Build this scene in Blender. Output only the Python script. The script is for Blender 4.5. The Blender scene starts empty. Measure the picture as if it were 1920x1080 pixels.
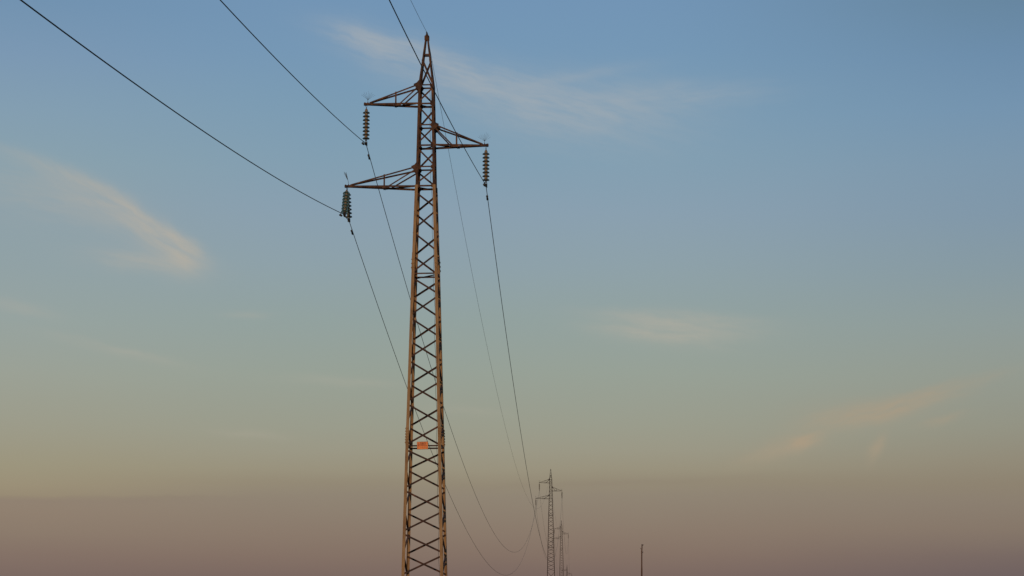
import bpy, bmesh, math, random
from mathutils import Vector, Matrix
R = math.radians
random.seed(4)
scene = bpy.context.scene
COL = scene.collection

# ------------------------------------------------------------------ camera
cam = bpy.data.cameras.new('camera')
cam.lens = 70.0
cam.sensor_width = 36.0
cam.clip_start = 0.1
cam.clip_end = 30000
cam_ob = bpy.data.objects.new('camera', cam)
COL.objects.link(cam_ob)
cam_ob.location = (0, 0, 1.6)
cam_ob.rotation_euler = (R(90) + math.atan(590 / 3733.3), 0, 0)
scene.camera = cam_ob

# ------------------------------------------------------------------ exposure
scene.view_settings.view_transform = 'Standard'
scene.view_settings.look = 'None'
scene.view_settings.exposure = 0
scene.view_settings.gamma = 1
scene.view_settings.use_curve_mapping = False
scene.render.film_transparent = False

# ------------------------------------------------------------------ sun: low, behind the camera and a little to its left
SUN_AZ, SUN_EL = R(192), R(7)
sdir = Vector((math.sin(SUN_AZ) * math.cos(SUN_EL), math.cos(SUN_AZ) * math.cos(SUN_EL), math.sin(SUN_EL)))
sun = bpy.data.lights.new('sun', 'SUN')
sun.energy = 2.0
sun.angle = R(0.55)
sun.color = (1.0, 0.70, 0.42)
sun_ob = bpy.data.objects.new('sun', sun)
COL.objects.link(sun_ob)
sun_ob.rotation_euler = (-sdir).to_track_quat('-Z', 'Y').to_euler()

# ------------------------------------------------------------------ sky: real sky model plus the dust and dusk colours by azimuth and elevation
world = bpy.data.worlds.new('World')
scene.world = world
world.use_nodes = True
wt = world.node_tree
wt.nodes.clear()


def new(t, **kw):
    n = wt.nodes.new(t)
    for k, v in kw.items():
        setattr(n, k, v)
    return n


def put(sock, v):
    if hasattr(v, 'is_output') or isinstance(v, bpy.types.NodeSocket):
        wt.links.new(v, sock)
    else:
        sock.default_value = v


def M(op, a, b=0.0, c=None):
    n = new('ShaderNodeMath', operation=op)
    put(n.inputs[0], a)
    put(n.inputs[1], b)
    if c is not None:
        put(n.inputs[2], c)
    return n.outputs[0]


def mixc(f, a, b):
    n = new('ShaderNodeMix', data_type='RGBA')
    put(n.inputs[0], f)
    put(n.inputs[6], a)
    put(n.inputs[7], b)
    return n.outputs[2]


def combine(x, y, z=0.0):
    n = new('ShaderNodeCombineXYZ')
    put(n.inputs[0], x)
    put(n.inputs[1], y)
    put(n.inputs[2], z)
    return n.outputs[0]


def noise(vec, scale, detail=4.0, rough=0.55):
    n = new('ShaderNodeTexNoise')
    put(n.inputs['Vector'], vec)
    n.inputs['Scale'].default_value = scale
    n.inputs['Detail'].default_value = detail
    n.inputs['Roughness'].default_value = rough
    return n.outputs['Fac']


def lin(c):
    return tuple(((v / 255 + .055) / 1.055) ** 2.4 if v > 10 else v / 255 / 12.92 for v in c) + (1.0,)


tc = new('ShaderNodeTexCoord')
sep = new('ShaderNodeSeparateXYZ')
wt.links.new(tc.outputs['Generated'], sep.inputs[0])
AZ = M('MULTIPLY', M('ARCTAN2', sep.outputs[0], sep.outputs[1]), 180 / math.pi)
EL = M('MULTIPLY', M('ARCSINE', sep.outputs[2]), 180 / math.pi)
# the dust layer's top edge undulates a little
und = noise(combine(M('MULTIPLY', AZ, 0.16), M('MULTIPLY', EL, 0.5)), 1.0, 5.0)
ELW = M('ADD', EL, M('MULTIPLY', M('SUBTRACT', und, 0.5), 0.3))

SKY = {
    'left': [(0.0, 0.2086, 0.147, 0.1301), (0.76, 0.2086, 0.147, 0.1301), (1.31, 0.2346, 0.1683, 0.1413), (1.9, 0.2623, 0.1981, 0.1559), (2.49, 0.2789, 0.2122, 0.1651), (2.83, 0.2831, 0.2195, 0.1714), (2.96, 0.314, 0.2542, 0.1779), (3.3, 0.3325, 0.2789, 0.1912), (3.81, 0.3372, 0.3005, 0.2086), (4.85, 0.3372, 0.3278, 0.2542), (6.33, 0.3325, 0.3564, 0.305), (7.82, 0.3095, 0.3663, 0.3515), (9.31, 0.2874, 0.3613, 0.3813), (10.79, 0.2705, 0.3564, 0.402), (12.28, 0.2542, 0.3613, 0.4233), (13.76, 0.2307, 0.3467, 0.4508), (15.23, 0.2016, 0.3185, 0.4621), (16.7, 0.1683, 0.2918, 0.4452), (19.9, 0.1565, 0.2714, 0.414)],
    'middle': [(0.0, 0.2051, 0.1441, 0.1274), (0.78, 0.2051, 0.1441, 0.1274), (1.35, 0.2346, 0.1683, 0.1384), (1.96, 0.2542, 0.1912, 0.1529), (3.01, 0.2747, 0.227, 0.1779), (3.39, 0.2918, 0.2462, 0.1812), (3.77, 0.3185, 0.2831, 0.2086), (4.31, 0.3278, 0.3095, 0.2384), (4.99, 0.3231, 0.3278, 0.2623), (6.52, 0.3095, 0.3515, 0.305), (8.05, 0.2874, 0.3564, 0.3467), (9.59, 0.2705, 0.3564, 0.402), (11.12, 0.2542, 0.3515, 0.4397), (12.65, 0.2232, 0.3467, 0.4508), (14.18, 0.1981, 0.3325, 0.4621), (15.69, 0.1779, 0.314, 0.4735), (17.2, 0.1683, 0.3005, 0.4735), (19.9, 0.1565, 0.2795, 0.4404)],
    'right': [(0.0, 0.162, 0.1221, 0.1248), (0.76, 0.162, 0.1221, 0.1248), (1.24, 0.1845, 0.1384, 0.1301), (1.61, 0.2086, 0.159, 0.1384), (2.05, 0.2346, 0.1812, 0.147), (2.78, 0.2502, 0.2016, 0.162), (3.3, 0.2623, 0.2159, 0.162), (3.96, 0.2789, 0.2462, 0.1878), (4.85, 0.2874, 0.2831, 0.227), (6.33, 0.2874, 0.314, 0.2747), (7.82, 0.2664, 0.3231, 0.3231), (9.31, 0.2346, 0.314, 0.3613), (10.79, 0.2122, 0.305, 0.3968), (12.28, 0.1981, 0.305, 0.4179), (13.76, 0.1714, 0.2918, 0.4342), (15.23, 0.147, 0.2623, 0.4072), (16.7, 0.1301, 0.2346, 0.3515), (19.9, 0.121, 0.2182, 0.3269)],
}


def ramp(stops):
    n = new('ShaderNodeValToRGB')
    cr = n.color_ramp
    while len(cr.elements) < len(stops):
        cr.elements.new(0.5)
    for e, s in zip(cr.elements, stops):
        e.position = s[0] / 20.0
        e.color = (s[1], s[2], s[3], 1)
    wt.links.new(M('DIVIDE', ELW, 20.0), n.inputs[0])
    return n.outputs[0]


def smooth(v, a, b):
    n = new('ShaderNodeMapRange', interpolation_type='SMOOTHSTEP')
    put(n.inputs[0], v)
    n.inputs[1].default_value = a
    n.inputs[2].default_value = b
    return n.outputs[0]


dusk = mixc(smooth(AZ, -15.5, -4.5), ramp(SKY['left']), ramp(SKY['middle']))
dusk = mixc(smooth(AZ, 3.0, 16.5), dusk, ramp(SKY['right']))

nishita = new('ShaderNodeTexSky', sky_type='NISHITA')
nishita.sun_disc = False
nishita.sun_elevation = SUN_EL
nishita.sun_rotation = SUN_AZ
nishita.dust_density = 2.0
nv = new('ShaderNodeVectorMath', operation='SCALE')
wt.links.new(nishita.outputs[0], nv.inputs[0])
nv.inputs['Scale'].default_value = 0.10
sky = mixc(0.92, nv.outputs[0], dusk)

# thin cirrus lit by the low sun: (azimuth, elevation, tilt, half length, half thickness, strength, tint), all in degrees
CIRRUS_TINT = {'w': (168, 174, 178), 'p': (186, 176, 160), 'o': (174, 155, 130), 'd': (133, 119, 108)}
CLOUDS = [
    # tint, grain tilt, grain fineness, [(azimuth, elevation, tilt, half length, half thickness above, below, strength)]
    ('w', -15, 3.4, [(-4.25, 16.10, -14, 1.25, 0.22, 0.42, 0.52), (-2.60, 15.55, -19, 2.00, 0.40, 0.66, 0.50), (-0.40, 14.75, -15, 2.5, 0.52, 0.76, 0.46),
                     (2.2, 14.05, -5, 2.8, 0.85, 0.85, 0.42)]),
    ('w', 6, 4.5, [(1.58, 15.01, 8, 1.9, 0.16, 0.16, 0.26), (3.9, 14.45, 4, 2.3, 0.30, 0.40, 0.26), (6.0, 14.4, 3, 1.8, 0.30, 0.30, 0.16)]),
    ('p', -28, 3.0, [(-13.7, 12.25, -20, 1.5, 0.14, 0.30, 0.18), (-12.30, 11.72, -24, 1.20, 0.16, 0.45, 0.30), (-11.00, 11.02, -30, 1.25, 0.20, 0.58, 0.50),
                     (-9.90, 10.36, -30, 0.95, 0.19, 0.52, 0.56), (-9.38, 9.88, -38, 0.50, 0.24, 0.52, 0.56)]),
    ('p', -7, 3.4, [(-10.6, 9.60, -5, 1.5, 0.24, 0.30, 0.34), (-13.37, 11.43, -10, 1.84, 0.5, 0.7, 0.26), (-13.99, 8.20, -10, 0.92, 0.15, 0.2, 0.18),
                    (-11.29, 7.08, -12, 1.69, 0.10, 0.16, 0.20), (-7.71, 8.14, 0, 0.61, 0.09, 0.1, 0.18), (-4.92, 6.27, -3, 1.53, 0.12, 0.14, 0.16),
                    (-7.48, 4.73, -5, 0.92, 0.12, 0.12, 0.14), (-1.23, 5.45, -5, 0.92, 0.12, 0.12, 0.12)]),
    ('p', -6, 3.0, [(5.0, 8.08, -4, 2.1, 0.16, 0.34, 0.32), (3.9, 7.66, -6, 1.4, 0.14, 0.20, 0.30), (4.8, 7.68, -6, 1.6, 0.40, 0.34, 0.34)]),
    ('o', 15, 3.6, [(12.22, 5.93, 15, 1.46, 0.12, 0.18, 0.40), (10.65, 5.46, 13, 1.69, 0.20, 0.28, 0.66), (9.60, 5.30, 5, 1.38, 0.34, 0.34, 0.28)]),
    ('o', 20, 2.2, [(8.38, 4.60, 12, 0.50, 0.12, 0.24, 0.85), (7.47, 4.32, 20, 0.92, 0.22, 0.28, 0.34), (10.39, 4.31, 62, 0.36, 0.15, 0.13, 0.62),
                    (12.12, 5.11, 13, 0.61, 0.10, 0.14, 0.32)]),
    ('d', 1, 3.0, [(-11.02, 2.92, 1, 2.92, 0.05, 0.10, 0.30), (2.90, 3.39, 2, 3.38, 0.09, 0.09, 0.18)]),
]
warp_a = M('MULTIPLY', M('SUBTRACT', noise(combine(AZ, EL, 3.0), 0.8, 4.0), 0.5), 0.45)
warp_e = M('MULTIPLY', M('SUBTRACT', noise(combine(AZ, EL, 9.0), 1.3, 5.0, 0.55), 0.5), 0.22)
CA, CE = M('ADD', AZ, warp_a), M('ADD', EL, warp_e)


def rotated(az, el, tilt):
    ca, sa = math.cos(R(tilt)), math.sin(R(tilt))
    da, de = M('SUBTRACT', CA, az), M('SUBTRACT', CE, el)
    return M('ADD', M('MULTIPLY', da, ca), M('MULTIPLY', de, sa)), M('SUBTRACT', M('MULTIPLY', de, ca), M('MULTIPLY', da, sa))


masks = []
for i, (tint, grain, fine, streaks) in enumerate(CLOUDS):
    gu, gv_ = rotated(0.0, 0.0, grain)
    f = noise(combine(M('MULTIPLY', gu, 0.55), M('MULTIPLY', gv_, fine), i * 3.7), 1.0, 6.0, 0.62)
    f = smooth(f, 0.22, 0.72)
    keep = 1.0
    for az, el, tilt, sl, su, sd, amp in streaks:
        u, v = rotated(az, el, tilt)
        g = M('EXPONENT', M('MULTIPLY', M('ADD', M('POWER', M('ABSOLUTE', M('DIVIDE', u, sl)), 2.2), M('POWER', M('ADD', M('DIVIDE', M('MAXIMUM', v, 0.0), su), M('DIVIDE', M('MAXIMUM', M('MULTIPLY', v, -1.0), 0.0), sd)), 2.0)), -0.8))
        keep = M('MULTIPLY', keep, M('SUBTRACT', 1.0, M('MULTIPLY', g, amp)))
    masks.append((tint, M('MULTIPLY', M('SUBTRACT', 1.0, keep), M('ADD', M('MULTIPLY', f, 0.75), 0.32))))
for tint, m in masks:
    sky = mixc(M('MINIMUM', m, 0.9), sky, lin(CIRRUS_TINT[tint]))

bg = new('ShaderNodeBackground')
wt.links.new(sky, bg.inputs[0])
bg.inputs[1].default_value = 1.0
wo = new('ShaderNodeOutputWorld')
wt.links.new(bg.outputs[0], wo.inputs[0])


# ------------------------------------------------------------------ materials
def material(name, c1, c2, rough=0.75, scale=6.0, stretch=(1, 1, 1), lo=0.38, hi=0.68, metal=0.0, bump=0.0, c3=None):
    m = bpy.data.materials.new(name)
    m.use_nodes = True
    t = m.node_tree
    b = t.nodes['Principled BSDF']
    b.inputs['Roughness'].default_value = rough
    b.inputs['Metallic'].default_value = metal
    co = t.nodes.new('ShaderNodeTexCoord')
    mp = t.nodes.new('ShaderNodeMapping')
    mp.inputs['Scale'].default_value = stretch
    t.links.new(co.outputs['Object'], mp.inputs[0])
    n = t.nodes.new('ShaderNodeTexNoise')
    n.inputs['Scale'].default_value = scale
    n.inputs['Detail'].default_value = 7
    n.inputs['Roughness'].default_value = 0.65
    t.links.new(mp.outputs[0], n.inputs['Vector'])
    r = t.nodes.new('ShaderNodeValToRGB')
    r.color_ramp.elements[0].position = lo
    r.color_ramp.elements[0].color = c1 + (1,)
    r.color_ramp.elements[1].position = hi
    r.color_ramp.elements[1].color = c2 + (1,)
    if c3:
        e = r.color_ramp.elements.new(min(0.99, hi + 0.1))
        e.color = c3 + (1,)
    t.links.new(n.outputs['Fac'], r.inputs[0])
    t.links.new(r.outputs[0], b.inputs['Base Color'])
    if bump:
        bp = t.nodes.new('ShaderNodeBump')
        bp.inputs['Strength'].default_value = bump
        bp.inputs['Distance'].default_value = 0.01
        t.links.new(n.outputs['Fac'], bp.inputs['Height'])
        t.links.new(bp.outputs[0], b.inputs['Normal'])
    return m


MAT = {
    'leg': material('weathered_tan_paint', (.125, .060, .026), (.215, .122, .054), .85, 3.2, (2.4, 2.4, .5), .30, .50, bump=.2, c3=(.25, .148, .072)),
    'rust': material('dark_rust', (.022, .008, .006), (.090, .037, .014), .9, 6.0, (1, 1, .6), .38, .62, bump=.25, c3=(.20, .095, .045)),
    'brace': material('brace_rust', (.014, .006, .005), (.055, .020, .012), .9, 4.0, (1, 1, 1), .40, .62, bump=.25, c3=(.17, .08, .04)),
    'far_steel': material('far_pylon_steel', (.012, .006, .005), (.032, .014, .010), .9, 4.0),  # one darker steel colour, used on the far pylons only
    'cap': material('insulator_cap_rust', (.11, .066, .036), (.25, .175, .105), .75, 18.0),
    'dark': material('dark_fittings', (.014, .011, .009), (.045, .032, .025), .7, 14.0),
    'wire': material('aged_wire', (.012, .011, .010), (.03, .026, .023), .75, 4.0),
    'spike': material('spike_wire', (.02, .017, .014), (.04, .034, .030), .7, 20.0),
    'orange': material('sign_orange', (.50, .118, .012), (.64, .180, .024), .6, 9.0),
    'signred': material('sign_red', (.11, .010, .006), (.17, .02, .010), .7, 9.0),
    'signbrown': material('sign_faded_red', (.26, .04, .010), (.34, .06, .016), .7, 9.0),
    'signedge': material('sign_edge', (.09, .03, .012), (.16, .06, .02), .7, 9.0),
    'concrete': material('footing_concrete', (.22, .20, .18), (.36, .34, .31), .9, 4.0, bump=.3),
    'wood': material('pole_wood', (.042, .018, .010), (.11, .05, .026), .85, 3.0, (6, 6, .4), bump=.3),
    'porcelain': material('pin_porcelain', (.05, .025, .018), (.09, .05, .035), .3, 9.0),
    'steppe': material('steppe_grass', (.10, .085, .04), (.26, .20, .10), .95, .35, (1, 1, 1), bump=.3, c3=(.16, .17, .07)),
}
def glass_material(name, c1, c2, transmission, rough):
    g = bpy.data.materials.new(name)
    g.use_nodes = True
    gb = g.node_tree.nodes['Principled BSDF']
    gb.inputs['Roughness'].default_value = rough
    gb.inputs['IOR'].default_value = 1.45
    gb.inputs['Transmission Weight'].default_value = transmission
    gn = g.node_tree.nodes.new('ShaderNodeTexNoise')
    gn.inputs['Scale'].default_value = 12
    gr = g.node_tree.nodes.new('ShaderNodeValToRGB')
    gr.color_ramp.elements[0].color = c1 + (1,)
    gr.color_ramp.elements[1].color = c2 + (1,)
    g.node_tree.links.new(gn.outputs['Fac'], gr.inputs[0])
    g.node_tree.links.new(gr.outputs[0], gb.inputs['Base Color'])
    return g


MAT['glass'] = glass_material('dim_toughened_glass', (.065, .066, .052), (.17, .175, .145), .6, .22)  # dark edge-on look of the discs is put into the base colour
MAT['lit_glass'] = glass_material('lit_toughened_glass', (.20, .31, .30), (.36, .52, .50), .80, .15)  # same glass, with light shining through the front string painted into a paler colour


# ------------------------------------------------------------------ helpers
def obj(name, bm, mat, parent=None, smooth_shade=False):
    me = bpy.data.meshes.new(name)
    bmesh.ops.recalc_face_normals(bm, faces=bm.faces[:])
    bm.to_mesh(me)
    bm.free()
    me.materials.append(MAT[mat])
    if smooth_shade:
        for p in me.polygons:
            p.use_smooth = True
    o = bpy.data.objects.new(name, me)
    COL.objects.link(o)
    if parent:
        o.parent = parent
    return o


def thing(name, label, cat, group=None, loc=(0, 0, 0), rot=(0, 0, 0)):
    o = bpy.data.objects.new(name, None)
    COL.objects.link(o)
    o.location = loc
    o.rotation_euler = rot
    tag(o, label, cat, group)
    return o


def tag(o, label=None, cat=None, group=None, kind=None):
    for k, v in (('label', label), ('category', cat), ('group', group), ('kind', kind)):
        if v:
            o[k] = v
    return o


def copy_tree(o, parent=None):
    c = o.copy()
    COL.objects.link(c)
    c.parent = parent
    for ch in list(o.children):
        copy_tree(ch, c)
    return c


def prism(bm, ring0, ring1):
    a = [bm.verts.new(p) for p in ring0]
    b = [bm.verts.new(p) for p in ring1]
    n = len(a)
    for i in range(n):
        bm.faces.new((a[i], a[(i + 1) % n], b[(i + 1) % n], b[i]))
    bm.faces.new(a[::-1])
    bm.faces.new(b)


def angle(bm, p0, p1, size, t, da, db):
    """rolled L section from p0 to p1: heel on the line, flanges along da and db"""
    p0, p1 = Vector(p0), Vector(p1)
    ax = (p1 - p0).normalized()
    da = Vector(da)
    da = (da - ax * da.dot(ax)).normalized()
    db = Vector(db)
    db = (db - ax * db.dot(ax))
    db = (db - da * db.dot(da)).normalized()
    prof = [(0, 0), (size, 0), (size, t), (t, t), (t, size), (0, size)]
    prism(bm, [p0 + da * u + db * v for u, v in prof], [p1 + da * u + db * v for u, v in prof])


def plate(bm, pts, n, t):
    n = Vector(n).normalized() * t
    prism(bm, [Vector(p) for p in pts], [Vector(p) + n for p in pts])


def box(bm, c, s):
    x, y, z = c
    a, b, h = s[0] / 2, s[1] / 2, s[2] / 2
    prism(bm, [(x - a, y - b, z - h), (x + a, y - b, z - h), (x + a, y + b, z - h), (x - a, y + b, z - h)],
          [(x - a, y - b, z + h), (x + a, y - b, z + h), (x + a, y + b, z + h), (x - a, y + b, z + h)])


def tube(bm, pts, r, n=6):
    pts = [Vector(p) for p in pts]
    rad = r if isinstance(r, (list, tuple)) else [r] * len(pts)
    rings = []
    for i, p in enumerate(pts):
        d = (pts[min(i + 1, len(pts) - 1)] - pts[max(i - 1, 0)]).normalized()
        s = d.cross(Vector((0, 0, 1)))
        if s.length < 1e-4:
            s = Vector((1, 0, 0))
        s.normalize()
        w = s.cross(d)
        rings.append([bm.verts.new(p + (s * math.cos(k * 2 * math.pi / n) + w * math.sin(k * 2 * math.pi / n)) * rad[i]) for k in range(n)])
    for a, b in zip(rings, rings[1:]):
        for k in range(n):
            bm.faces.new((a[k], a[(k + 1) % n], b[(k + 1) % n], b[k]))
    bm.faces.new(rings[0][::-1])
    bm.faces.new(rings[-1])


def lathe(bm, prof, n=20):
    """prof: (r, z) pairs, closed ends where r is 0"""
    rings = []
    for r, z in prof:
        if r < 1e-6:
            rings.append([bm.verts.new((0, 0, z))])
        else:
            rings.append([bm.verts.new((r * math.cos(k * 2 * math.pi / n), r * math.sin(k * 2 * math.pi / n), z)) for k in range(n)])
    for a, b in zip(rings, rings[1:]):
        for k in range(n):
            q = [a[k % len(a)], a[(k + 1) % len(a)], b[(k + 1) % len(b)], b[k % len(b)]]
            q = list(dict.fromkeys(q))
            if len(q) > 2:
                bm.faces.new(q)


# ------------------------------------------------------------------ ground: one sheet of rolling steppe
def ground_z(x, y):
    ks = [(-500, -1.5), (0, 0), (95, 0), (220, -3.2), (330, 2.0), (379, 4.94), (500, 1.5), (615, 4.83), (750, -1.0), (896, -3.41), (1500, -14), (12000, -40)]
    y = max(-499, min(11999, y))
    for (a, za), (b, zb) in zip(ks, ks[1:]):
        if a <= y <= b:
            f = (y - a) / (b - a)
            f = f * f * (3 - 2 * f)
            base = za + (zb - za) * f
            break
    w = min(1, abs(x - 0.02 * y) / 250)
    return base * (1 - 0.35 * w) + w * 0.8 * math.sin(x * 0.011 + y * 0.004)


bm = bmesh.new()
xs = [-5000, -2500, -1200, -700, -400, -250, -160, -100, -70, -45, -25, -10, 0, 10, 25, 45, 70, 100, 160, 250, 400, 700, 1200, 2500, 5000]
ys = list(range(-480, 1000, 12)) + [1050, 1120, 1200, 1300, 1500, 1800, 2300, 3000, 4500, 7000, 11900]
gv = [[bm.verts.new((x, y, ground_z(x, y) + random.uniform(-.05, .05) * (0 if abs(y - 69) < 20 else 1))) for x in xs] for y in ys]
for a, b in zip(gv, gv[1:]):
    for i in range(len(xs) - 1):
        bm.faces.new((a[i], a[i + 1], b[i + 1], b[i]))
tag(obj('ground', bm, 'steppe', None, True), kind='structure')

# ------------------------------------------------------------------ lattice tower
Z_ARM = {'upper': 19.12, 'right': 17.60, 'lower': 16.11}
PROFILE = [(0.0, .772), (6.95, .612), (12.98, .458), (16.05, .362)]
PROFILE_UP = [(15.9, .352), (19.80, .270), (21.52, .062)]


def hw(z):
    prof = PROFILE if z < 16.06 else PROFILE_UP
    for (a, wa), (b, wb) in zip(prof, prof[1:]):
        if a <= z <= b or (b == prof[-1][0] and z >= b):
            return wa + (wb - wa) * (z - a) / (b - a)
    return prof[0][1]


# the four faces: (outward normal, tangent)
FACES = [((0, -1), (1, 0)), ((1, 0), (0, 1)), ((0, 1), (-1, 0)), ((-1, 0), (0, -1))]


def face_pt(f, u, z, inset):
    (nx, ny), (tx, ty) = FACES[f]
    w = hw(z)
    return Vector((nx * (w - inset) + tx * u * w, ny * (w - inset) + ty * u * w, z))


def make_tower():
    root = thing('lattice_tower', 'nearest and largest rusty lattice pylon, carrying the orange warning sign', 'pylon', 'pylons of the power line', (-2.992, 69.0, 0.0), (0, R(-0.14), R(-3.9)))
    # legs
    for sx in (-1, 1):
        for sy in (-1, 1):
            b = bmesh.new()
            zs = [0.1, 6.95, 12.98, 16.14]
            for z0, z1 in zip(zs, zs[1:]):
                wa, wb = hw(z0), hw(min(z1, 16.05))
                angle(b, (sx * wa, sy * wa, z0), (sx * wb, sy * wb, z1), .104, .011, (-sx, 0, 0), (0, -sy, 0))
            leg = obj('leg', b, 'leg', root)
            # splice covers with bolt heads on both flanges
            for zc, n in ((6.95 + .33, 6), (12.98 + .42, 3)):
                s = bmesh.new()
                wa, wb = hw(zc - .3), hw(zc + .3)
                angle(s, (sx * (wa + .007), sy * (wa + .007), zc - .3), (sx * (wb + .007), sy * (wb + .007), zc + .3), .098, .006, (-sx, 0, 0), (0, -sy, 0))
                for k in range(n):
                    zz = zc - .24 + k * (.48 if n > 3 else .30) / (n - 1)
                    w = hw(zz) + .007
                    for off in (.032, .074):
                        box(s, (sx * (w - off), sy * (w + .010), zz + (.02 if off > .05 else 0)), (.026, .024, .026))
                        box(s, (sx * (w + .010), sy * (w - off), zz + (.02 if off > .05 else 0)), (.024, .026, .026))
                obj('splice_cover', s, 'leg', leg)
            b = bmesh.new()
            for z0, z1 in ((15.95, 19.80), (19.80, 21.52)):
                wa, wb = hw(max(z0, 16.07)), hw(z1)
                angle(b, (sx * wa, sy * wa, z0), (sx * wb, sy * wb, z1), .082 if z0 < 19 else .056, .009 if z0 < 19 else .007, (-sx, 0, 0), (0, -sy, 0))
            obj('upper_leg', b, 'rust', root)
            b = bmesh.new()
            box(b, (sx * .772, sy * .772, -.10), (.5, .5, .5))
            box(b, (sx * .772, sy * .772, .16), (.26, .26, .02))
            obj('footing', b, 'concrete', root)
    # zigzag lacing, one bar per panel and face, mirrored on opposite faces
    nodes = [16.05 - k * (16.05 - 12.98) / 4 for k in range(4)] + [12.98 - k * (12.98 - 6.95) / 8 for k in range(8)] + [6.95 - k * .737 for k in range(7)] + [.75]
    panels = list(zip(nodes, nodes[1:]))
    up = [20.95, 19.80, 19.12, 18.34, 17.60, 16.82, 16.14]
    for fi in range(4):
        (nx, ny), (tx, ty) = FACES[fi]
        for k, (za, zb) in enumerate(panels):
            s = -1 if k % 2 == 0 else 1
            ga = .06 if za not in (16.05, 12.98, 6.95) else .13
            p, q = face_pt(fi, s * .95, za - ga, .013), face_pt(fi, -s * .95, zb + .06, .013)
            b = bmesh.new()
            angle(b, p, q, .062, .006, Vector((tx, ty, 0)).cross(Vector((nx, ny, 0))) * 1.0, (-nx, -ny, 0))
            obj('diagonal_brace', b, 'brace', root)
        for k, (za, zb) in enumerate(zip(up, up[1:])):
            s = -1 if k % 2 == 0 else 1
            gap = .20 if k == 0 else .10
            p, q = face_pt(fi, s * (.84 if k == 0 else .88), za - gap, .011), face_pt(fi, -s * .88, zb + .09, .011)
            b = bmesh.new()
            angle(b, p, q, .056, .006, Vector((tx, ty, 0)).cross(Vector((nx, ny, 0))), (-nx, -ny, 0))
            obj('diagonal_brace', b, 'rust', root)
        for z in (20.95, 19.80, 19.12, 18.34, 17.60, 16.82, 16.13, 12.98, 6.95):
            b = bmesh.new()
            sz = .062 if z in (19.12, 17.60, 16.13) else .05
            angle(b, face_pt(fi, -.93, z, .012), face_pt(fi, .93, z, .012), sz, .006, (0, 0, -1), (-nx, -ny, 0))
            obj('horizontal_strut', b, 'rust' if z != 6.95 else 'brace', root)
    for z, sx in ((12.98, -1), (19.12, 1), (17.60, -1), (16.13, 1)):
        w = hw(z) - .05
        b = bmesh.new()
        angle(b, (sx * w, w, z - .05), (-sx * w, -w, z - .05), .042, .006, (0, 0, -1), (1, 1, 0))
        obj('plan_brace', b, 'rust', root)
    # node plates on front and rear faces
    for z in (19.78, 19.12, 18.32, 17.60, 16.80, 16.13):
        for sx in (-1, 1):
            for sy in (-1, 1):
                w = hw(z)
                y = sy * (w - .016)
                e = .105
                b = bmesh.new()
                plate(b, [(sx * (w - .07), y, z + e), (sx * (w - .13), y, z + .03), (sx * (w - .13), y, z - .06), (sx * (w - .07), y, z - e - .03)], (0, -sy, 0), .008)
                obj('node_plate', b, 'rust', root)
    # cap and clamp on the peak
    b = bmesh.new()
    box(b, (0, 0, 21.555), (.165, .165, .17))
    box(b, (0, 0, 21.66), (.10, .10, .05))
    bmesh.ops.bevel(b, geom=b.edges[:], offset=.012, segments=1, affect='EDGES')
    obj('peak_cap', b, 'rust', root)
    b = bmesh.new()
    box(b, (0, 0, 21.705), (.05, .16, .05))
    tube(b, [(0, -.16, 21.735), (0, -.05, 21.76), (0, .05, 21.76), (0, .16, 21.735)], .022, 8)
    obj('earth_wire_clamp', b, 'dark', root)
    # earthing cable dropping inside the front right leg
    b = bmesh.new()
    pts = []
    for k in range(60):
        z = 19.6 - k * 19.2 / 59
        pts.append((hw(z) - .14 + .018 * math.sin(k * 1.1), -hw(z) + .06 + .01 * math.sin(k * .8), z))
    tube(b, pts, .006, 5)
    obj('earthing_cable', b, 'dark', root)
    # cross arms
    for key, sx, tipx, ztip, ztie in (('upper', -1, 2.17, 19.20, 19.76), ('right', 1, 2.13, 17.62, 18.28), ('lower', -1, 2.83, 16.22, 16.76)):
        z = Z_ARM[key]
        w = hw(z + .02)
        b = bmesh.new()
        for sy in (-1, 1):
            angle(b, (sx * (w - .02), sy * (w + .003), z + .012), (sx * (tipx - .06), sy * .045, ztip - .005), .064, .007, (0, 0, -1), (0, -sy, 0))
        # tip plates, pin
        box(b, (sx * (tipx - .02), 0, ztip - .03), (.20, .084, .085))
        tube(b, [(sx * (tipx + .02), -.085, ztip - .03), (sx * (tipx + .02), .085, ztip - .03)], .045, 8)
        tube(b, [(sx * (tipx - .06), 0, ztip + .01), (sx * (tipx - .06), 0, ztip + .045)], .018, 6)
        tube(b, [(sx * (tipx + .055), 0, ztip + .01), (sx * (tipx + .055), 0, ztip + .04)], .016, 6)
        arm = obj('cross_arm', b, 'rust', root)
        wt_ = hw(ztie)
        mid = .56 if key != 'lower' else .535
        ym = (w * mid + .03 * (1 - mid))
        xm = w + (tipx - w) * (1 - mid)
        zb = z + (ztip - z) * (1 - mid)
        for sy in (-1, 1):
            t0, t1 = (sx * (wt_ + .06), sy * (wt_ - .006), ztie + .04), (sx * (tipx - .12), sy * .034, ztip + .035)
            t = bmesh.new()
            angle(t, t0, t1, .052, .006, (0, 0, -1), (0, -sy, 0))
            obj('upper_tie', t, 'rust', arm)
            t = bmesh.new()
            fr = (xm - t0[0] * sx) / (t1[0] * sx - t0[0] * sx)
            zt = t0[2] + (t1[2] - t0[2]) * fr
            if sy == -1:
                angle(t, (sx * xm, sy * (ym - .012), zb - .02), (sx * xm, sy * (ym - .02), zt + .03), .055, .006, (-sx, 0, 0), (0, 1, 0))
                obj('arm_post', t, 'rust', arm)
                t = bmesh.new()
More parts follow.
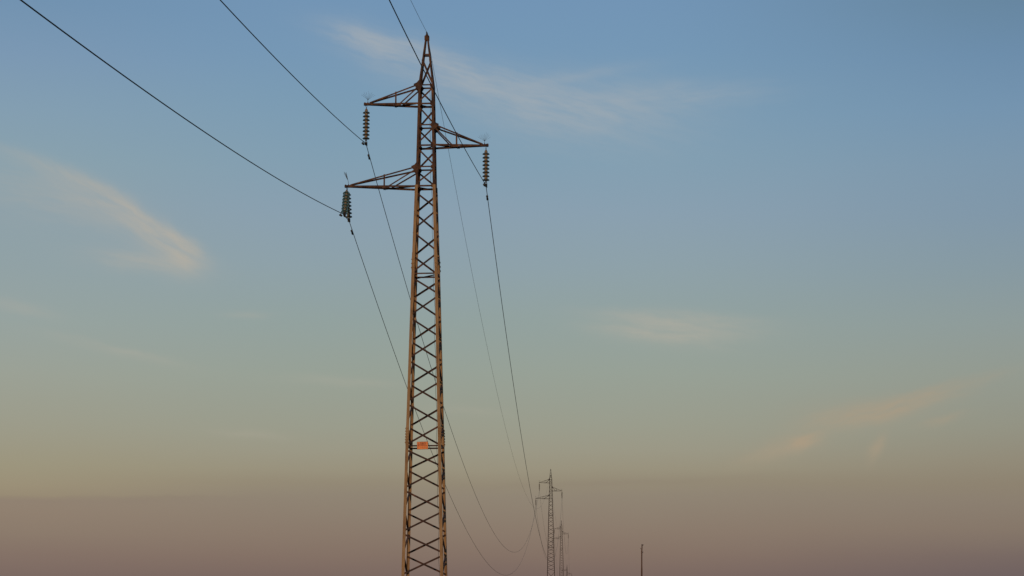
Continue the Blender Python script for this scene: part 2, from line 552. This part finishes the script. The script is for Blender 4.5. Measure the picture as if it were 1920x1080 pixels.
            angle(t, (sx * (xm - .14 - .04 * (sy > 0)), sy * (ym + .012), zb - .03), (sx * (wt_ + .04), sy * (wt_ - .02), ztie - .05), .046, .006, (0, 0, -1), (0, -sy, 0))
            obj('arm_diagonal', t, 'rust', arm)
            # big gusset at the tie root
            t = bmesh.new()
            y = sy * (wt_ + .002)
            a = .09
            plate(t, [(sx * (wt_ - a), y, ztie + .10), (sx * (wt_ - .01), y, ztie + .19), (sx * (wt_ + .05), y, ztie + .11), (sx * (wt_ + .17), y, ztie + .052),
                      (sx * (wt_ + .15), y, ztie - .01), (sx * (wt_ + .06), y, ztie - .10), (sx * (wt_ - .01), y, ztie - .15), (sx * (wt_ - a), y, ztie - .15)], (0, -sy, 0), .009)
            obj('tie_gusset', t, 'rust', arm)
        t = bmesh.new()
        angle(t, (sx * (xm + .05), ym + .02, zb - .035), (sx * (w + .06), -w + .04, z - .005), .044, .006, (0, 0, -1), (0, -1, 0))
        obj('arm_plan_brace', t, 'rust', arm)
        t = bmesh.new()
        angle(t, (sx * (xm - .02), -ym, zb - .05), (sx * (xm - .02), ym, zb - .05), .044, .006, (0, 0, -1), (sx, 0, 0))
        box(t, (sx * (xm - .09), -ym - .012, zb - .05), (.26, .012, .10))
        obj('arm_cross_strut', t, 'rust', arm)
        # fan of bird deterrent wires
        t = bmesh.new()
        x0, z0 = sx * (tipx - .06), ztip + .04
        if key == 'lower':
            lean, spread, yaw, stem = R(-14), R(16), R(66), .13
        else:
            lean, spread, yaw, stem = (R(2) if sx < 0 else R(-2)), R(54), R(8), .09
        st = Vector((x0 + math.sin(lean) * stem * .6, 0, z0 + stem))
        tube(t, [(x0, 0, z0 - .02), st], .007, 5)
        nsp = 9
        for k in range(nsp):
            aa = lean + spread * (2 * k / (nsp - 1) - 1) + random.uniform(-.05, .05)
            ln = random.uniform(.25, .34)
            d = Vector((math.sin(aa) * math.cos(yaw), math.sin(aa) * math.sin(yaw) + random.uniform(-.12, .12), math.cos(aa)))
            if key == 'lower':
                d.x += math.sin(lean)
            tube(t, [st, st + d * ln * .5, st + d * ln + Vector((0, 0, -.01))], 0.0038 if key == 'lower' else .0027, 4)
        obj('bird_spikes', t, 'spike', arm)
    return root


tower = make_tower()
TOWERS = [(-2.992, 69.0, 0.0), (7.35, 379.0, 4.94), (15.16, 615.0, 4.83), (24.49, 896.0, -3.41)]
YAWS = [R(3.9), R(1.9), R(1.9), R(1.9)]
LEANS = [R(-.14), 0, 0, 0]
tlabels = [None,
           'second pylon, small and dark, standing beside the big pylon in the haze at right',
           'third pylon, smaller and fainter, just right of the second pylon',
           'farthest pylon, only its tiny tip showing low at the bottom edge']
rusty = {}  # mesh copies carrying the darker steel colour of the far pylons
for i in (1, 2, 3):
    c = copy_tree(tower)
    c.location = TOWERS[i]
    c.rotation_euler = (0, 0, -YAWS[i])
    c['label'] = tlabels[i]
    for ch in c.children:
        for q in [ch] + list(ch.children):
            if q.data.materials[0] in (MAT['leg'], MAT['rust'], MAT['brace']):
                if i == 1:
                    rusty.setdefault(q.data.name, q.data.copy()).materials[0] = MAT['far_steel']
                q.data = rusty.get(q.data.name, q.data)


def tower_pt(i, p):
    m = Matrix.Translation(TOWERS[i]) @ Matrix.Rotation(-YAWS[i], 4, 'Z') @ Matrix.Rotation(LEANS[i], 4, 'Y')
    return m @ Vector(p)


# ------------------------------------------------------------------ insulator strings
TIPS = {'upper': (-2.16, 0, 19.13), 'right': (2.12, 0, 17.55), 'lower': (-2.825, 0, 16.15)}
LEN = {8: 1.40, 7: 1.20}


def make_string(n=8, glass='glass'):
    root = thing('insulator_string', 'string of eight brown capped discs hanging under the topmost arm of the nearest pylon', 'insulator', 'insulator strings on the nearest pylon')
    L = LEN[n]
    zl = -.235 - (n - 1) * .134
    b = bmesh.new()
    tube(b, [(.0, 0, .03), (.028, 0, .0), (.022, 0, -.05), (0, 0, -.075), (-.022, 0, -.05), (-.028, 0, 0), (0, 0, .03)], .008, 6)
    tube(b, [(0, 0, -.06), (0, 0, -.145)], .014, 6)
    obj('hook', b, 'dark', root)
    for k in range(n):
        z = -.235 - k * .134
        b = bmesh.new()
        lathe(b, [(0, z + .004), (.052, z + .004), (.088, z - .006), (.118, z - .026), (.128, z - .046), (.124, z - .054), (.112, z - .044), (.098, z - .036), (.090, z - .052), (.080, z - .052), (.074, z - .034), (.060, z - .034), (.054, z - .054), (.046, z - .054), (.036, z - .030), (0, z - .030)], 24)
        shed = obj('glass_disc', b, glass, root, True)
        b = bmesh.new()
        top = z + .086 if k else z + .115
        lathe(b, [(0, top), (.024 if k == 0 else .046, top), (.053, top - (.055 if k == 0 else .015)), (.057, z + .012), (.060, z + .0045), (.0, z + .0045)], 16)
        obj('metal_cap', b, 'cap', shed, True)
        b = bmesh.new()
        lathe(b, [(0, z - .031), (.030, z - .031), (.040, z - .046), (.040, z - .050), (0, z - .050)], 12)
        obj('pin', b, 'cap', shed, True)
    b = bmesh.new()
    tube(b, [(0, 0, zl - .03), (0, 0, zl - .10)], .022, 8)
    tube(b, [(0, 0, zl - .10), (0, 0, zl - .13)], .034, 8)
    tube(b, [(-.03, 0, zl - .12), (-.035, 0, -L + .02)], .009, 5)
    tube(b, [(.03, 0, zl - .12), (.035, 0, -L + .02)], .009, 5)
    obj('clevis', b, 'dark', root)
    b = bmesh.new()
    tube(b, [(0, -.13, -L + .008), (0, -.07, -L - .012), (0, 0, -L - .018), (0, .07, -L - .012), (0, .13, -L + .008)], [.026, .042, .05, .042, .026], 8)
    box(b, (0, 0, -L + .035), (.085, .075, .05))
    for sy in (-.04, .04):
        tube(b, [(.036, sy, -L + .05), (.036, sy, -L - .085)], .010, 5)
    obj('suspension_clamp', b, 'dark', root)
    return root


string = make_string()
V_ANG = R(26)


def set_string(o, i, key, swing=0.0, label=None, group=None):
    o.location = tower_pt(i, TIPS[key])
    o.rotation_euler = (swing, 0, -YAWS[i])
    if label:
        o['label'] = label
    if group:
        o['group'] = group


def clamp_pt(i, key, swing=0.0):
    return tower_pt(i, TIPS[key]) + Matrix.Rotation(-YAWS[i], 3, 'Z') @ (Matrix.Rotation(swing, 3, 'X') @ Vector((0, 0, -LEN[7 if swing else 8])))


set_string(string, 0, 'upper')
near = [('right', 0.0, 'string of brown capped discs hanging under the right arm of the nearest pylon'),
        ('lower', -V_ANG, 'pale greenish glass string slanting towards the viewer under the lowest left arm'),
        ('lower', V_ANG, 'rust stained glass string slanting away behind the pale one under the lowest left arm')]
for key, sw, lab in near:
    o = copy_tree(string) if not sw else make_string(7, 'lit_glass' if sw < 0 else 'glass')
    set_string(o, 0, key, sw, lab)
names = {1: 'second pylon', 2: 'third pylon', 3: 'farthest pylon'}
side = {'upper': 'the short upper left arm', 'right': 'the right arm', 'lower': 'the long lower left arm'}
for i in (1, 2, 3):
    for key in ('upper', 'right', 'lower'):
        set_string(copy_tree(string), i, key, 0.0, 'thin dark insulator string under %s of the %s' % (side[key], names[i]), 'insulator strings on the far pylons')

# ------------------------------------------------------------------ wires: one thing per span, dampers clamped on near the clamps
def sag_pts(a, b, s, n=160):
    a, b = Vector(a), Vector(b)
    out = []
    for k in range(n + 1):
        f = k / n
        p = a.lerp(b, f)
        p.z -= 4 * s * f * (1 - f)
        out.append(p)
    return out


def damper(parent, p, d):
    """dumbbell shaped vibration damper hanging under the wire at p, wire direction d"""
    d = Vector(d).normalized()
    low = p + Vector((0, 0, -.085))
    b = bmesh.new()
    tube(b, [p + Vector((0, 0, .02)), low], .014, 6)
    tube(b, [low - d * .20, low, low + d * .20], .006, 5)
    o = obj('vibration_damper', b, 'dark', parent)
    for s in (-1, 1):
        b = bmesh.new()
        tube(b, [low + d * s * .20, low + d * s * .18, low + d * s * .06, low + d * s * .03], [.022, .040, .036, .02], 8)
        obj('damper_weight', b, 'dark', o)


def wire(name, a, b, s, r, label, cat, group, dampers=(), n=160):
    pts = sag_pts(a, b, s, n)
    bm_ = bmesh.new()
    tube(bm_, pts, r, 6)
    o = tag(obj(name, bm_, 'wire', None, True), label, cat, group)
    L = (Vector(b) - Vector(a)).length
    for t in dampers:
        f = t / L if t > 0 else 1 + t / L
        p = Vector(a).lerp(Vector(b), f)
        p.z -= 4 * s * f * (1 - f)
        sl = (Vector(b) - Vector(a)) / L
        sl.z -= 4 * s * (1 - 2 * f) / L
        damper(o, p, sl)
    return o


RC, RE = .0122, .0062
peak = lambda i: tower_pt(i, (0, 0, 21.765))
G1 = 'conductors running from the nearest pylon over the camera'
# spans from behind the camera up to the nearest pylon
back = {'upper': (-9.0, -3.0, 9.5), 'right': (-14.0, 3.0, 9.0), 'lower': (-12.0, 6.0, 11.0)}
txt = {'upper': 'black conductor from the topmost left arm up to the middle of the upper left sky',
       'right': 'black conductor crossing the pylon peak from the right arm to the top edge',
       'lower': 'thickest black conductor sweeping from the lowest left arm to the top left corner'}
for key in ('upper', 'right', 'lower'):
    sw = -V_ANG if key == 'lower' else 0
    a = clamp_pt(0, key, sw)
    b = a + Vector((back[key][0] + 2.98, -270, back[key][1]))
    wire('power_line', b, a, back[key][2], RC, txt[key], 'power line', G1, (-1.05,), 240)
a = peak(0)
wire('earth_wire', a + Vector((-3.02, -270, -6)), a, 11.0, RE, 'thin grey wire from the tip of the nearest pylon to the top edge', 'earth wire', 'earth wires', (), 240)
a, b = clamp_pt(0, 'lower', -V_ANG), clamp_pt(0, 'lower', V_ANG)
wire('jumper', a, b, .03, RC, 'short conductor piece bridging the two slanting glass strings', 'power line', None, (), 8)
# spans to the far pylons
SAG = {(0, 'upper'): 13.0, (0, 'right'): 12.5, (0, 'lower'): 12.75, (0, 'peak'): 11.75}
ft = {(0, 'upper'): 'conductor sagging from the topmost left arm behind the near pylon to the second pylon',
      (0, 'right'): 'conductor dropping from the right arm down to the foot of the second pylon',
      (0, 'lower'): 'lowest sagging conductor, from the slanting strings to the bottom edge and second pylon',
      (0, 'peak'): 'faint hair thin wire falling from the near pylon tip towards the second pylon'}
for i in (0, 1, 2):
    for key in ('upper', 'right', 'lower'):
        sw = V_ANG if (i == 0 and key == 'lower') else 0
        a, b = clamp_pt(i, key, sw), clamp_pt(i + 1, key, 0)
        L = (b - a).length
        lab = ft.get((i, key)) or 'faint conductor from %s of the %s to the %s' % (side[key], names[i], names[i + 1])
        wire('power_line', a, b, SAG.get((i, key), 12.5 * (L / 310) ** 2), RC, lab, 'power line', 'conductors between the pylons', (1.05,) if i == 0 else ())
    a, b = peak(i), peak(i + 1)
    L = (b - a).length
    wire('earth_wire', a, b, SAG.get((i, 'peak'), 12.0 * (L / 310) ** 2), RE, ft.get((i, 'peak')) or 'hair thin wire from the tip of the %s to the %s' % (names[i], names[i + 1]), 'earth wire', 'earth wires')

# ------------------------------------------------------------------ warning sign bolted on the nearest pylon
sc = tower_pt(0, (-.02, -hw(6.93) - .028, 6.93))
sign = thing('warning_sign', 'small orange metal warning sign with red lettering fixed low on the nearest pylon', 'sign', None, sc, (0, R(-1.2), -YAWS[0]))
b = bmesh.new()
box(b, (0, .003, 0), (.385, .004, .268))
obj('sign_rim', b, 'signedge', sign)
b = bmesh.new()
box(b, (0, -.001, .001), (.362, .004, .246))
plate_ob = obj('sign_plate', b, 'orange', sign)
b = bmesh.new()
bolt = [(-.135, .095), (-.112, .095), (-.128, .035), (-.098, .04), (-.135, -.10), (-.126, -.022), (-.158, -.018)]
prism(b, [(x, -.0032, z) for x, z in bolt], [(x, -.0052, z) for x, z in bolt])
obj('lightning_mark', b, 'signbrown', sign)


def strokes(x0, x1, z, h, wd, gap, rnd):
    q = bmesh.new()
    x = x0
    while x + wd < x1:
        box(q, (x + .007, -.0042, z), (min(.016, wd * .5), .002, h))
        k = rnd.choice((0, 1, 2))
        if k in (0, 2):
            box(q, (x + .004 + wd / 2, -.0042, z + h / 2 - .005), (wd - .008, .0018, .009))
        if k in (1, 2):
            box(q, (x + .004 + wd / 2, -.0042, z - .003), (wd - .008, .0018, .009))
        if k == 2:
            box(q, (x + wd, -.0042, z - h * .1), (.008, .002, h * .75))
        x += wd + gap
    return q


rnd = random.Random(3)
obj('lettering', strokes(-.080, .162, .064, .088, .034, .010, rnd), 'signred', sign)
obj('lettering', strokes(-.078, .166, -.002, .028, .012, .005, rnd), 'signred', sign)
obj('lettering', strokes(-.078, .160, -.056, .026, .012, .006, rnd), 'signbrown', sign)
b = bmesh.new()
for sx in (-1, 1):
    tube(b, [(sx * .15, -.008, .0), (sx * .15, .03, .0)], .007, 6)
obj('bolt', b, 'dark', sign)

# ------------------------------------------------------------------ lone utility pole at the right
pz = ground_z(21.31, 330)
pole = thing('utility_pole', 'lone slim dark pole with hooked pin insulators rising at the lower right', 'pole', None, (21.25, 330, pz), (0, R(.55), 0))
ph = 11.05 - pz
b = bmesh.new()
tube(b, [(0, 0, -.5), (0, 0, ph * .5), (.0, 0, ph - 1.1), (.02, 0, ph - .9), (.05, 0, ph - .1)], [.15, .13, .11, .095, .085], 12)
obj('shaft', b, 'wood', pole, True)
for z, s, ox in ((ph - .12, 1, .05), (ph - .72, -1, .02), (ph - 1.32, 1, .0)):
    b = bmesh.new()
    tube(b, [(ox, 0, z - .02), (ox + s * .12, 0, z - .05), (ox + s * .19, 0, z - .02), (ox + s * .20, 0, z + .06)], .03, 6)
    hook = obj('hook', b, 'dark', pole)
    b = bmesh.new()
    for r0, zz in ((.06, .05), (.085, .10), (.07, .16)):
        tube(b, [(ox + s * .20, 0, z + zz - .03), (ox + s * .20, 0, z + zz)], [r0, r0 * .75], 10)
    obj('pin_insulator', b, 'porcelain', hook, True)
b = bmesh.new()
box(b, (.05, 0, ph - .05), (.22, .22, .14))
obj('pole_cap', b, 'dark', pole)
